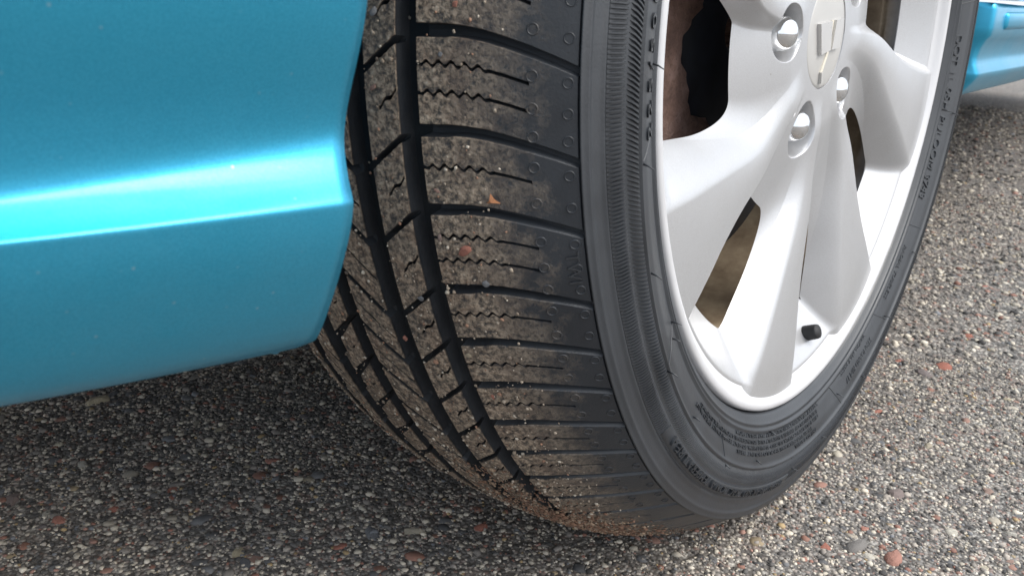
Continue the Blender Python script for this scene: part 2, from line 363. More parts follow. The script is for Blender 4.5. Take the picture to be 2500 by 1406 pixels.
# ---- tread blocks
L = [-17.5, -11.4, -6.05, .15, 5.5, 11.6, 16.3, 20.7, 25.2, 29.5, 33.8]
cyc = [4.4, 4.6, 5.35, 6.1, 5.35, 4.4, 4.5, 6.1]; i = 0
end = 360 + L[0]
while L[-1] < end - 3: L.append(L[-1] + cyc[i % 8]); i += 1
k0 = L.index(33.8); f_ = (end - 33.8) / (L[-1] - 33.8); L = L[:k0] + [33.8 + (x - 33.8) * f_ for x in L[k0:]]
NP = len(L) - 1
def shp(a): return np.interp(a, [.030, .066, .072, .078, .085, .092, .099, .1055], [0, 0, .10, .30, .70, 1.2, 1.8, 2.45])
def strip(alines, lines, adepth_ends=True, bite=None):
    """grid over axial lines x running lines; lines: list of (theta(a) array, depth(a) array)"""
    a = np.asarray(alines); TH = np.stack([l[0] * np.ones_like(a) for l in lines], 0); D = np.stack([l[1] * np.ones_like(a) for l in lines], 0)
    if adepth_ends:                            # walls down to the groove floor at both ends
        a = np.r_[a[0], a, a[-1]]; TH = np.c_[TH[:, :1], TH, TH[:, -1:]]
        D = np.c_[np.full(len(TH), .0085), D, np.full(len(TH), .0085)]
    A = np.tile(a, (len(TH), 1))
    if bite is not None: A = a[-1] - (a[-1] - A) * (1 - np.array(bite)[:, None] / (a[-1] - a[0]))
    Rr = r0(A) - D
    return pol(A, Rr, TH).reshape(-1, 3), gridF(len(TH), len(a)), D.ravel()
def jag(n, amp): return rng.uniform(-amp, amp, n)
def outer_block(k):
    t0, t1 = L[k], L[k + 1]; P = t1 - t0
    a = np.unique(np.round(np.r_[np.arange(.0555, .083, .00065), np.arange(.083, .1056, .0011), .0914, .0917, .1055], 5))
    s = shp(a)
    Dg = np.interp(a, [.055, .075, .088, .097, .103, .1055], [.0068, .0060, .0050, .0038, .0030, .0027])
    hw = np.interp(a, [.055, .0655, .0675, .09, .1055], [.50, .50, .40, .40, .36])
    lines = [(t0 + s, Dg * 1.0), (t0 + s + hw - .13, Dg * .93), (t0 + s + hw - .03, .0004), (t0 + s + hw + .02, 0 * a)]
    ns = [2.05, 3.85] if P > 5.7 else ([2.45] if P > 5 else [2.2])
    marks = list(ns); prev = None
    def wave(v): return t0 + v + s + .17 * np.sin((a - .0555) * 2 * np.pi / .0044) * sstep(a, .0555, .058) * (1 - sstep(a, .077, .081))
    Dsp = np.where(a < .0915, .0042, 0.0); o_ = np.where(a < .0915, .11, .11)
    vs = [.0] + marks + [P]
    for i, m in enumerate(vs[1:]):
        lo = vs[i]; 
        for f in np.linspace(0, 1, 6)[1:-1]:
            u0 = lo + (.55 if i == 0 else .30); u1 = m - (.30 if m != P else .62)
            lines.append((t0 + s + u0 + (u1 - u0) * f, 0 * a))
        if m != P:
            wv = wave(m)
            lines += [(wv - .13, 0 * a), (wv - .105, Dsp), (wv + .105, Dsp), (wv + .13, 0 * a)]
    h2 = np.interp(a, [.055, .09, .1055], [.40, .38, .36])
    lines += [(t1 + s - h2 - .02, 0 * a), (t1 + s - h2 + .03, .0004), (t1 + s - h2 + .10, Dg * .93), (t1 + s, Dg * 1.0)]
    return strip(a, lines)
def rib_block(k, a0, a1, va, vb, gw, depth, sipe=None, notch=None):
    """rib piece between two slanting cross grooves (va..vb degrees after the pitch line at a0..a1)"""
    t0, t1 = L[k], L[k + 1]; P = t1 - t0; a = np.linspace(a0, a1, 24); vd = va + (vb - va) * (a - a0) / (a1 - a0)
    D = depth * np.ones_like(a); j = jag(24, .03)
    lines = [(t0 + vd, D), (t0 + vd + gw - .12 + j * .5, D * .9), (t0 + vd + gw + j, 0 * a)]
    fr = [.2, .35]
    for f in (.18, .32, .44): lines.append((t0 + vd + gw + (P - 2 * gw) * f, 0 * a))
    if sipe:
        w_ = sipe[2] * np.sin((a - a0) * 2 * np.pi / .005); Ds = np.where((a > sipe[0]) & (a < sipe[1]), .004, 0)
        lines += [(t0 + vd + P * .5 - .14 + w_, 0 * a), (t0 + vd + P * .5 - .11 + w_, Ds), (t0 + vd + P * .5 + .11 + w_, Ds), (t0 + vd + P * .5 + .14 + w_, 0 * a)]
    for f in (.56, .68, .82): lines.append((t0 + vd + gw + (P - 2 * gw) * f, 0 * a))
    j = jag(24, .03)
    lines += [(t1 + vd - gw + j, 0 * a), (t1 + vd - gw + .12 + j * .5, D * .9), (t1 + vd, D)]
    if notch: return strip(a, lines, True, [notch if q < len(lines) * .42 else 0.0 for q in range(len(lines))])   # stepped bite out of one side
    return strip(a, lines)
def inner_block(k):
    t0, t1 = L[k], L[k + 1]; P = t1 - t0; a = np.linspace(-.1055, -.0565, 26); D = np.interp(-a, [.0565, .09, .1055], [.0065, .005, .0027]); s = shp(-a)
    lines = [(t0 + s, D), (t0 + s + .35, D * .9), (t0 + s + .45, 0 * a), (t0 + s + P * .33, 0 * a), (t0 + s + P * .5, 0 * a), (t0 + s + P * .66, 0 * a), (t1 + s - .45, 0 * a), (t1 + s - .35, D * .9), (t1 + s, D)]
    return strip(a, lines)
kinds = [('outer', outer_block), ('r1', lambda k: rib_block(k, .0332, .0470, 2.55, .65, .30, .006, (.039, .0470, .12))),
         ('r2', lambda k: rib_block(k, .0035, .0226, .0, 3.1, .40, .0060, (.0035, .0226, .04))),
         ('r3', lambda k: rib_block(k, -.0225, -.0062, 2.6, .2, .34, .0060, (-.0225, -.010, .08), .0026)),
         ('r4', lambda k: rib_block(k, -.0475, -.0335, .3, 2.4, .34, .006, (-.0475, -.038, .08), .0022)), ('inner', inner_block)]
rest = []
for k in range(NP):
    for kn, fn in kinds:
        V, F, D = fn(k); V = deform(V)
        if -18 <= L[k] < 62 and kn != 'inner' and not (kn == 'r4' and L[k] < 8):
            add_mesh('tread_block', V, F, m_tread, tyre, False if False else True, attr={'depth': D})
        else: rest.append((V, F, D))
def joinmesh(L_):
    o = 0; VV, FF, DD = [], [], []
    for V, F, D in L_: VV.append(V); FF.append(F + o); DD.append(D); o += len(V)
    return np.concatenate(VV), np.concatenate(FF), np.concatenate(DD)
V, F, D = joinmesh(rest)
ft = add_mesh('far_tread', V, F, m_tread, tyre, True, attr={'depth': D}); ft['kind'] = 'stuff'
for o in tyre.children:
    try:
        o.data.set_sharp_from_angle(angle=R_(38))
    except Exception: pass

# ---- sidewall: serrated bands (fine raised ribs)
def ribband(r_in, r_out, n, slant, h, name):
    NR = 5; rs = np.linspace(r_in, r_out, NR); step = 360 / n; Vv = []; 
    ths = np.arange(n)[:, None] * step + np.array([0, .14, .50, .64])[None] * step; hs_ = np.tile(np.array([0, h, h, 0])[None], (n, 1))
    ths = ths.ravel(); hs_ = hs_.ravel()
    T = ths[:, None] + slant * (rs - r_in)[None] / (r_out - r_in); Rr = np.tile(rs, (len(ths), 1)); A = side_a(Rr) - .00005 + hs_[:, None] * np.array([0, 1, 1, 1, 0])[None]
    V = pol(A, Rr, T).reshape(-1, 3)
    o = add_mesh(name, deform(V), gridF(len(ths), NR, True), m_side, tyre, True); o['kind'] = 'stuff'
    try: o.data.set_sharp_from_angle(angle=R_(30))
    except Exception: pass
    return o
ribband(.2732, .2814, 1040, 0.0, .0011, 'serrated_band')
ribband(.2634, .2724, 860, -1.0, .0011, 'serrated_band')
ribband(.2345, .2374, 620, 0.0, .00035, 'bead_ribs')

# ---- sidewall lettering and marks
def alpha_th(al): return -(al + 84) - 0      # wheel angle (0 = front, growing downwards) to theta from Z
def pal_(a, r, al):                           # al degrees
    t = np.radians(-(np.asarray(al) + 84)); return np.stack([a * np.ones_like(t), r * np.sin(t), r * np.cos(t)], -1)
def text(body, r, al, size, h=.0006, name='lettering', mat=None, space=1.0, base=None, sx=1.0, arc=None):
    cu = bpy.data.curves.new(name, 'FONT'); cu.body = body; cu.size = size; cu.extrude = .5; cu.space_character = space; cu.resolution_u = 3; cu.align_x = 'CENTER'; cu.align_y = 'CENTER'
    ob = bpy.data.objects.new(name, cu); col.objects.link(ob); dg = bpy.context.evaluated_depsgraph_get(); me = bpy.data.meshes.new_from_object(ob.evaluated_get(dg))
    bpy.data.objects.remove(ob); bpy.data.curves.remove(cu)
    n = len(me.vertices); co = np.zeros(n * 3); me.vertices.foreach_get('co', co); co = co.reshape(-1, 3)
    if arc: sx = math.radians(arc) * r / (co[:, 0].max() - co[:, 0].min())
    rr = r + co[:, 1]; aa = al - np.degrees(co[:, 0] * sx / r)
    A = side_a(rr) + (co[:, 2] + .5) * h - .0002 if base is None else base + (co[:, 2] + .5) * h - .0002
    Vn = pal_(A, rr, aa); Vn = deform(Vn) if base is None else Vn
    me.vertices.foreach_set('co', Vn.astype(np.float32).ravel()); me.update(); me.materials.append(mat or m_side)
    o = bpy.data.objects.new(name, me); col.objects.link(o); o.parent = tyre; return o
def to_al(px):                                # degrees below front -> al
    return px
# plaque and grading text in the outer band
ap = np.linspace(39.3, 82, 80); rp = np.array([.2742, .2748, .2800, .2806])
Vp = np.concatenate([pal_(side_a(np.full(80, r)) + (.0012 if 0 < i < 3 else .0002), r, ap)[:, None] for i, r in enumerate(rp)], 1).reshape(-1, 3)
add_mesh('plaque', deform(Vp), gridF(80, 4), m_side, tyre, True)
text('TREADWEAR 500 TRACTION A TEMPERATURE A', .2774, 60.5, .0062, .0028, arc=38.7, space=1.0)
text('225/50R17 94V', .2505, -3.5, .0098, .0011, space=1.3, arc=25)
text('DOT 1L 05H PULOOM 3743', .2455, 165, .0105, .0014, arc=31)
text('RADIAL TUBELESS', .2470, 133.5, .0052, .0008, arc=12)
text('OUTSIDE', .2405, 132.9, .0040, .0007, arc=5)
text('STANDARD RIM 17', .2525, 112.7, .0056, .0008, arc=12)
text('300KPA MAX PRESS', .2440, 111.6, .0052, .0008, arc=11.8)
for i, (q, ac) in enumerate([('SAFETY WARNING SERIOUS INJURY MAY RESULT FROM', 34), ('EXPLOSION OF TIRE/RIM ASSEMBLY DUE TO UNDERINFLATION/OVERLOADING', 48), ('MISMOUNTING NEVER EXCEED 40 PSI/275KPA TO SEAT BEADS ONLY SPECIALLY', 50), ('TRAINED PERSONS SHOULD MOUNT TIRES', 30), ('TREAD 2 STEEL', 9)]):
    text(q, .2442 + i * .0034, (78, 70, 69, 76, 88)[i], .0033, .0009, name='small_print', arc=ac)
# fine moulding seams and vent hairs on the sidewall
def tube(pts, rad, name, mat, parent, rad1=None, n=6):
    pts = np.asarray(pts, float); m = len(pts); V = []; F = []
    for i in range(m):
        d = pts[min(i + 1, m - 1)] - pts[max(i - 1, 0)]; d /= np.linalg.norm(d) + 1e-9
        u = np.cross(d, [.3, .9, .2]); u /= np.linalg.norm(u); v = np.cross(d, u); rr = rad + ((rad1 if rad1 is not None else rad) - rad) * i / (m - 1)
        for q in range(n): V.append(pts[i] + rr * (u * math.cos(q * 6.2832 / n) + v * math.sin(q * 6.2832 / n)))
    for i in range(m - 1):
        for q in range(n): F.append((i * n + q, i * n + (q + 1) % n, (i + 1) * n + (q + 1) % n, (i + 1) * n + q))
    F.append(tuple(range(n))[::-1]); F.append(tuple(range((m - 1) * n, m * n)))
    return add_poly(name, V, F, mat, parent, True)
def seam(al0, al1, r0_, r1_, n=10):
    t = np.linspace(0, 1, n); rr = r0_ + (r1_ - r0_) * t; P = pal_(side_a(rr) + .0001, rr, al0 + (al1 - al0) * t); tube(deform(P), .0004, 'mould_seam', m_side, tyre)
for al0, al1, ra, rb in [(54.9, 57.2, .2513, .2628), (54, 54.3, .2425, .2452), (100.5, 104, .2418, .2680), (122.4, 126.9, .2418, .272), (30.9, 33.3, .2425, .2630), (166.6, 167.3, .2418, .2690), (10.6, 8.0, .2600, .2425), (82, 82.6, .262, .268), (143.5, 145, .2418, .262), (186, 186.3, .2418, .262)]: seam(al0, al1, ra, rb)
hr = random.Random(4)
for al, r in [(44, .2585), (68.8, .2581), (93.8, .2658), (54.9, .2513), (57.2, .2646), (82.9, .2718), (21.4, .2590), (30.9, .2438), (33.2, .2637), (10.6, .2592), (32, .2494), (102.5, .2520), (125, .2560), (166.8, .2600), (2.5, .2440), (352, .2440), (140, .2600), (112, .2640), (75, .2425)]:
    b0 = pal_(side_a(np.array([r])), r, np.array([al]))[0]; ln = hr.uniform(.0035, .006)
    d = np.array([1.0, hr.uniform(-.1, .25), hr.uniform(-.35, .05)]); d /= np.linalg.norm(d)
    tube([b0 - d * .0006, b0 + d * ln * .5, b0 + d * ln + np.array([0, 0, -.0006])], .00055, 'vent_hair', m_side, tyre, .00022)
# round mould marks on the outer shoulder
def ring_mesh(rad=.0019, tubew=.00038, hh=.00035, n=18):
    V = []; F = []
    for i in range(n):
        t = i * 6.2832 / n
        for q, (rr, z) in enumerate(((rad - tubew, -.0002), (rad - tubew * .4, hh), (rad + tubew * .4, hh), (rad + tubew, -.0002))): V.append((math.cos(t) * rr, math.sin(t) * rr, z))
    for i in range(n):
        j = (i + 1) % n
        for q in range(3): F.append((i * 4 + q, j * 4 + q, j * 4 + q + 1, i * 4 + q + 1))
    me = bpy.data.meshes.new('mould_mark'); me.from_pydata(V, [], F); me.update(); me.materials.append(m_tread)
    a_ = me.attributes.new('depth', 'FLOAT', 'POINT')
    for p in me.polygons: p.use_smooth = True
    return me
RM = ring_mesh()
def on_tread(a, thd):
    P = deform(pol(np.array([a]), np.array([float(r0(a))]), np.array([thd])))[0]
    e = 1e-4; Pa = deform(pol(np.array([a + e]), np.array([float(r0(a + e))]), np.array([thd])))[0]; Pt = deform(pol(np.array([a]), np.array([float(r0(a))]), np.array([thd + .05])))[0]
    n = np.cross(Pa - P, Pt - P); n /= np.linalg.norm(n)
    if n @ np.array([0, P[1], P[2]]) < 0: n = -n
    return P, n
def place(me, name, a, thd, s=1.0, rot=0.0, lift=0.0, parent=None):
    P, n = on_tread(a, thd); o = bpy.data.objects.new(name, me); col.objects.link(o); o.parent = tyre
    q = Vector(n).to_track_quat('Z', 'Y').to_matrix().to_4x4() @ Matrix.Rotation(rot, 4, 'Z'); q.translation = Vector(P + n * lift)
    o.matrix_local = q @ Matrix.Scale(s, 4); return o
for k in range(NP):
    if -18 <= L[k] < 42:
        P_ = L[k + 1] - L[k]
        for f in ((.28, .62, .92) if P_ > 5.7 else (.3, .78)):
            place(RM, 'mould_mark', .0925, L[k] + P_ * f + float(shp(.0925)) - .25, 1.0)
        for f in ((.22, .55, .85) if P_ > 5.7 else (.28, .72)):
            place(RM, 'mould_mark', .1028, L[k] + P_ * f + float(shp(.1028)) - .35, .95)
# three bars of the wear mark on the shoulder
def text_tread(body, a, thd, size, h):
    cu = bpy.data.curves.new('wear_mark', 'FONT'); cu.body = body; cu.size = size; cu.extrude = h; cu.align_x = 'CENTER'; cu.align_y = 'CENTER'; cu.resolution_u = 3
    ob = bpy.data.objects.new('wear_mark', cu); col.objects.link(ob); dg = bpy.context.evaluated_depsgraph_get(); me = bpy.data.meshes.new_from_object(ob.evaluated_get(dg))
    bpy.data.objects.remove(ob); bpy.data.curves.remove(cu); me.materials.append(m_side)
    P, n = on_tread(a, thd); X = pol(np.array([a]), np.array([1.0]), np.array([thd + .05]))[0] - pol(np.array([a]), np.array([1.0]), np.array([thd]))[0]
    x = Vector(X).normalized(); z = Vector(n); y = z.cross(x); mt = Matrix((x, y, z)).transposed().to_4x4(); mt.translation = Vector(P + n * .0001)
    o = bpy.data.objects.new('wear_mark', me); col.objects.link(o); o.parent = tyre; o.matrix_local = mt
text_tread('TWI', .1015, 10.6, .0075, .0004)
# grit caught in the tread, a few bigger crumbs one by one
n = 7000; a = rng.uniform(-.1, .084, n); t_ = rng.uniform(-16, 60, n)
cg = [(.047, .0555), (.0226, .0332), (-.0062, .0035), (-.0335, -.0225), (-.0565, -.0475)]
ing = np.zeros(n, bool)
for lo, hi in cg: ing |= (a > lo) & (a < hi)
keep = (~ing) | (rng.random(n) < .10)
keep &= rng.random(n) < np.interp(t_, [-16, 5, 20, 40, 60], [.35, .4, .7, 1, 1]) * np.interp(a, [-.1, .03, .07, .084], [1, 1, .8, .25])
a, t_, ing = a[keep], t_[keep], ing[keep]
P = deform(pol(a, r0(a) - np.where(ing, .0072, 0), t_)); Nn = P * [.3, 1, 1]
rad = np.clip(rng.lognormal(np.log(.00045), .4, len(P)), .0002, .0014)
pal2 = np.array([[.42, .36, .29], [.58, .53, .45], [.27, .22, .17], [.16, .13, .105], [.36, .21, .14]]); pw2 = np.array([.3, .2, .25, .15, .1])
V, F, C = pebbles(P, rad, Nn, pal2, pw2, .8, .3)
gr = add_mesh('grit', V, F, m_stone, tyre, True, flatattr={'stone_colour': C}); gr['kind'] = 'stuff'
# reddish mud crumbs along the foot of the tread
n = 1900; t_ = np.clip(rng.normal(46, 6, n), 33, 62); a = np.interp(t_, [33, 62], [.030, .078]) + rng.normal(0, .012, n); a = np.clip(a, -.03, .088)
P = deform(pol(a, r0(a) + .0002, t_)); rad = np.clip(rng.lognormal(np.log(.00055), .45, n), .0002, .0018)
pal3 = np.array([[.20, .105, .065], [.27, .155, .10], [.15, .09, .06], [.36, .26, .18]]); V, F, C = pebbles(P, rad, P * [.3, 1, 1], pal3, np.full(4, .25), .6, .2)
mu = add_mesh('mud', V, F, m_mud, tyre, True, flatattr={'stone_colour': C}); mu['kind'] = 'stuff'; mu['label'] = 'reddish mud crumbs stuck low on the tread'
for a_, t0_, s_ in [(.0665, 8.6, .0026), (.058, 7.6, .0016), (.0595, 4.2, .0012), (.072, 11.2, .0017), (.0385, -7.0, .0018), (.037, -2.4, .0015), (.069, -7.6, .0012), (.064, -4.6, .0010), (.0575, 17.6, .0015), (.0615, 22.0, .0014), (.0285, 16.6, .0015), (.0435, 12.6, .0014)]:
    o = place(SM[hr.randrange(14)], 'pebble', a_, t0_, s_, hr.uniform(0, 6), s_ * .15); o.data = o.data
lf = add_poly('leaf_scrap', [(-.0028, -.0012, .0002), (-.0005, -.0005, .0016), (.0028, -.001, .0006), (.0006, .0009, .0012), (-.001, .0028, .0003), (-.0014, .0004, .0013)], [(0, 1, 5), (1, 2, 3), (1, 3, 5), (5, 3, 4)], m_leaf, tyre)
Pq, nq = on_tread(.079, 4.9); q = Vector(nq).to_track_quat('Z', 'Y').to_matrix().to_4x4(); q.translation = Vector(Pq); lf.matrix_local = q
# yellow chalk dab on the shoulder
Pq, nq = on_tread(.0985, 92); 
ch = add_mesh('paint_dab', deform(pol(np.array([.1055, .1015, .098, .1055, .1015, .098]), np.r_[r0(np.array([.1055, .1015, .098])), r0(np.array([.1055, .1015, .098]))] + .0006, np.array([94.5, 94, 93.5, 96.2, 96.7, 96.4]))), [[0, 1, 4, 3], [1, 2, 5, 4]], m_yellow, tyre)

# ---- alloy wheel: barrel and lip
bprof = np.array([(.085, .2311), (.0975, .2311), (.1003, .2305), (.1012, .2290), (.1012, .2268), (.1000, .2245), (.0975, .2225), (.0957, .2205), (.0947, .2190), (.0942, .2177), (.0928, .2170),
                  (.086, .2155), (.075, .2125), (.060, .2105), (.0585, .2098), (.0572, .2076), (.055, .2072), (.04, .2062), (.015, .2045), (-.03, .2035), (-.085, .204), (-.095, .212)])
NB = 400; th = np.arange(NB) * 360 / NB
V = pol(np.tile(bprof[:, 0], (NB, 1)), np.tile(bprof[:, 1], (NB, 1)), th[:, None]).reshape(-1, 3)
alloy = add_mesh('alloy_wheel', V, gridF(NB, len(bprof), True), m_barrel, car, True); alloy.matrix_local = WM
alloy['label'] = 'silver alloy wheel with curved spokes'
try: alloy.data.set_sharp_from_angle(angle=R_(50))
except Exception: pass

CS = np.array([28.6, 77.5, 119, 163, 207, 250, 293, 335.5]); NUT = np.array([-1, 71, 143, 215, 287.])
def smax(a, b, k): 
    h = np.clip(.5 + .5 * (a - b) / k, 0, 1); return b + (a - b) * h + k * h * (1 - h)
def table(xs, ys, wdt=.009):                  # smooth curve through a few stations
    q = np.linspace(.02, .235, 431); v = np.interp(q, xs, ys); g_ = np.exp(-.5 * (np.arange(-40, 41) * .0005 / wdt) ** 2); g_ /= g_.sum()
    v = np.convolve(np.pad(v, 40, mode='edge'), g_, 'valid'); return lambda r: np.interp(r, q, v)
t_off = table([.05, .07, .10, .12, .14, .17, .21], [14, 14, 12.5, 8.5, 5, 2, 0]); t_hw = table([.05, .08, .10, .14, .17, .19, .21, .222], [4.6, 4.2, 4.8, 6.4, 7.8, 8.8, 9.8, 10.6])
t_T = table([.03, .07, .10, .14, .19, .21, .22], [.0868, .0866, .0884, .0925, .0975, .0985, .098]); t_s = table([.07, .11, .13, .15, .2], [.66, .66, .80, 1.0, .95])
def face_h(r, al, pockets=True):
    off = t_off(r); hw = t_hw(r); T = t_T(r)
    h = np.full_like(r, -1.0)
    def fall(d, s, rnd):                       # rounded edge then a slope
        d = np.clip(d, 0, None); return s * (np.sqrt(d * d + rnd * rnd) - rnd)
    sl = t_s(r)
    for c in CS:
        hw = t_hw(r) * (.93 if c == 28.6 else 1.0); u = (al - c - off + 180) % 360 - 180; um = np.radians(u) * r; w_ = np.radians(hw) * r
        dl = np.clip(-um - w_ * .82, 0, None); lo = fall(dl, sl * 1.12, .011); hi = fall(um - w_ * .94, 2.3, .0042)
        crown = .0016 * np.clip(um / (w_ + .004), -1.6, 1.6) ** 2
        h = smax(h, T - lo - hi - crown, .005)
    hub = .0866 - fall(r - .052, .245, .010)
    h = smax(h, hub, .009)
    ring = .0940 - fall(.2165 - r, .72, .0012)
    h = smax(h, ring, .0045)
    h = .0868 + (h - .0868) * sstep(r, .036, .062)
    for nn in (NUT if pockets else ()):
        du = np.radians((al - nn + 180) % 360 - 180) * .0555; dr = r - .0555; d = np.sqrt(du ** 2 + (dr * np.where(dr > 0, .74, 1.0)) ** 2)
        pocket = .058 + 6.0 * np.clip(d - .0100, 0, None); h = -smax(-h, -pocket, .0026)
    return h
H0 = .0748
nr = 226; rl = np.linspace(.0312, .2236, nr)
for si in range(8):
    a0 = (CS[si] + (CS[si - 1] - (360 if si == 0 else 0))) / 2 + 7; a1 = (CS[si] + (CS[(si + 1) % 8] + (360 if si == 7 else 0))) / 2 + 7
    na = int((a1 - a0) / .3) + 1; al = np.linspace(a0, a1, na)
    AL, RR_ = np.meshgrid(al, rl, indexing='ij'); H = face_h(RR_, AL)
    X = RR_ * np.cos(np.radians(AL)); Y = RR_ * np.sin(np.radians(AL))
    def hxy(x, y, pk=True): return face_h(np.hypot(x, y), np.degrees(np.arctan2(y, x)), pk)
    e = 2e-5; gx = (hxy(X + e, Y) - hxy(X - e, Y)) / (2 * e); gy = (hxy(X, Y + e) - hxy(X, Y - e)) / (2 * e)
    Fq = gridF(na, nr); inside = (face_h(RR_, AL, False) > H0).ravel(); kf = inside[Fq].all(1); Fk = Fq[kf]
    # edge vertices slide onto the true window outline
    cnt = np.zeros(na * nr, int); np.add.at(cnt, Fk.ravel(), 1); full = np.zeros(na * nr, int); np.add.at(full, Fq.ravel(), 1)
    bd = (cnt > 0) & (cnt < full)
    xf, yf, hf, gxf, gyf = X.ravel().copy(), Y.ravel().copy(), H.ravel().copy(), gx.ravel(), gy.ravel()
    for _ in range(3):
        hh = hxy(xf[bd], yf[bd], False); gxx = (hxy(xf[bd] + e, yf[bd], False) - hxy(xf[bd] - e, yf[bd], False)) / (2 * e); gyy = (hxy(xf[bd], yf[bd] + e, False) - hxy(xf[bd], yf[bd] - e, False)) / (2 * e)
        g2 = gxx ** 2 + gyy ** 2 + .05; st = np.clip((hh - H0) / g2, -.002, .002); xf[bd] -= st * gxx; yf[bd] -= st * gyy
    hf[bd] = np.maximum(hxy(xf[bd], yf[bd]), H0 - .002)
    rr = np.hypot(xf, yf); aa = np.degrees(np.arctan2(yf, xf)); Vw = pal_(hf, rr, aa)
    # local frame for normals: x_al, y_al -> wheel Y,Z
    ta = np.radians(84); nx = np.ones_like(gxf); 
    # (cos a, sin a) maps to (sin(-(a+84)), cos(-(a+84)))
    cy, sy = -math.sin(ta), -math.cos(ta); cz, sz = math.cos(ta), -math.sin(ta)
    NY = -(gxf * cy + gyf * sy); NZ = -(gxf * cz + gyf * sz)
    Nn = np.stack([nx, NY, NZ], -1); Nn /= np.linalg.norm(Nn, axis=1, keepdims=True)
    # skirt below the window outline
    E = np.concatenate([Fk[:, [0, 1]], Fk[:, [1, 2]], Fk[:, [2, 3]], Fk[:, [3, 0]]]); key = np.sort(E, 1); uq, idx, ct = np.unique(key, axis=0, return_index=True, return_counts=True)
    be = E[idx[ct == 1]]; be = be[bd[be].all(1)]
    vs = np.unique(be); mp = np.full(na * nr, -1); mp[vs] = np.arange(len(vs)) + na * nr
    Vs = Vw[vs].copy(); gl = np.hypot(gxf[vs], gyf[vs]) + .05; xs_, ys_ = xf[vs] + gxf[vs] / gl * .012, yf[vs] + gyf[vs] / gl * .012; Vs = pal_(hf[vs] - .004, np.hypot(xs_, ys_), np.degrees(np.arctan2(ys_, xs_))); Fs = np.stack([be[:, 1], be[:, 0], mp[be[:, 0]], mp[be[:, 1]]], 1)
    Va = np.concatenate([Vw, Vs]); Fa = np.concatenate([Fk, Fs]); Na = np.concatenate([Nn, Nn[vs]])
    used = np.unique(Fa); rm = np.full(len(Va), -1); rm[used] = np.arange(len(used)); Va = Va[used]; Fa = rm[Fa]; Na = Na[used]
    # orientation: normals outwards
    f0 = Fa[0]; nn_ = np.cross(Va[f0[1]] - Va[f0[0]], Va[f0[2]] - Va[f0[0]])
    if nn_[0] < 0: Fa = Fa[:, ::-1]
    o = add_mesh('spoke', Va, Fa, m_silver, alloy, True)
    if len(o.data.vertices) == len(Na): o.data.normals_split_custom_set_from_vertices(Na.tolist())

def lathe(prof, n, name, mat, parent, smooth=True):
    prof = np.array(prof, float); t = np.arange(n) * 2 * np.pi / n
    V = np.stack([np.tile(prof[:, 0], (n, 1)), prof[None, :, 1] * np.cos(t)[:, None], prof[None, :, 1] * np.sin(t)[:, None]], -1).reshape(-1, 3)
    return add_mesh(name, V, gridF(n, len(prof), True), mat, parent, smooth)
for nn in NUT:
    c0 = pal_(0, .0555, np.array([nn]))[0]
    nutp = [(.050, .0100), (.0660, .0098), (.0672, .0108), (.0685, .0108), (.0694, .0092), (.0775, .0089), (.0812, .0083), (.0842, .0071), (.0862, .0054), (.0874, .0030), (.0878, .0002)]
    nutp = [(a_ + .0016, r_ * 1.13) for a_, r_ in nutp]
    o = lathe(nutp, 28, 'lug_nut', m_chrome, alloy); o.location = (0, c0[1], c0[2])
cap = lathe([(.076, .0309), (.0856, .0309), (.0863, .0305), (.0866, .0292), (.0869, .024), (.0872, .015), (.0874, .006), (.0875, .0002)], 72, 'centre_cap', m_cap, alloy)
lathe([(.0868, .0314), (.0864, .0312), (.0845, .0311), (.074, .0311)], 72, 'cap_seat', m_silver, alloy)
# raised emblem on the cap: front view coordinates x = towards the rear, z = up
def prism(pts, d0, d1, name, mat, parent):
    n = len(pts); V = [(d0, x, z) for x, z in pts] + [(d1, x, z) for x, z in pts]
    return add_poly(name, V, [tuple(range(n, 2 * n))] + [tuple(range(n))[::-1]] + [(i, (i + 1) % n, n + (i + 1) % n, n + i) for i in range(n)], mat, parent)
EM = [([(-.0185, .0085), (.0005, .0085), (.0015, -.0085), (-.0135, -.0095)], .0025, m_emblem), ([(.0075, .0085), (.0205, .0085), (.0175, -.0085), (.0035, -.0085)], .0025, m_emblem),
      ([(.0040, .0085), (.0072, .0085), (.0033, -.0083), (.0005, -.0083)], .0012, m_emblem_worn), ([(.0002, -.0095), (.0038, -.0095), (-.0042, -.0205), (-.0080, -.0205)], .0010, m_emblem_worn), ([(-.0080, -.0207), (-.0045, -.0207), (-.0045, -.0272), (-.0072, -.0272)], .0018, m_cap)]
for pts, hgt, mt in EM: prism(pts, .0855, .0866 + hgt * 1.15, 'emblem', mt, cap)
# valve stem inside the lower rim
va = pal_(.070, .2120, np.array([101.0]))[0]; vd = pal_(0, 1.0, np.array([101.5]))[0]
d_ = np.array([.80, 0, 0]) - .35 * vd; d_ /= np.linalg.norm(d_)
tube([va - d_ * .006, va, va + d_ * .012, va + d_ * .0235, va + d_ * .026, va + d_ * .027], .0060, 'valve_stem', m_black, alloy, .0050, 14)

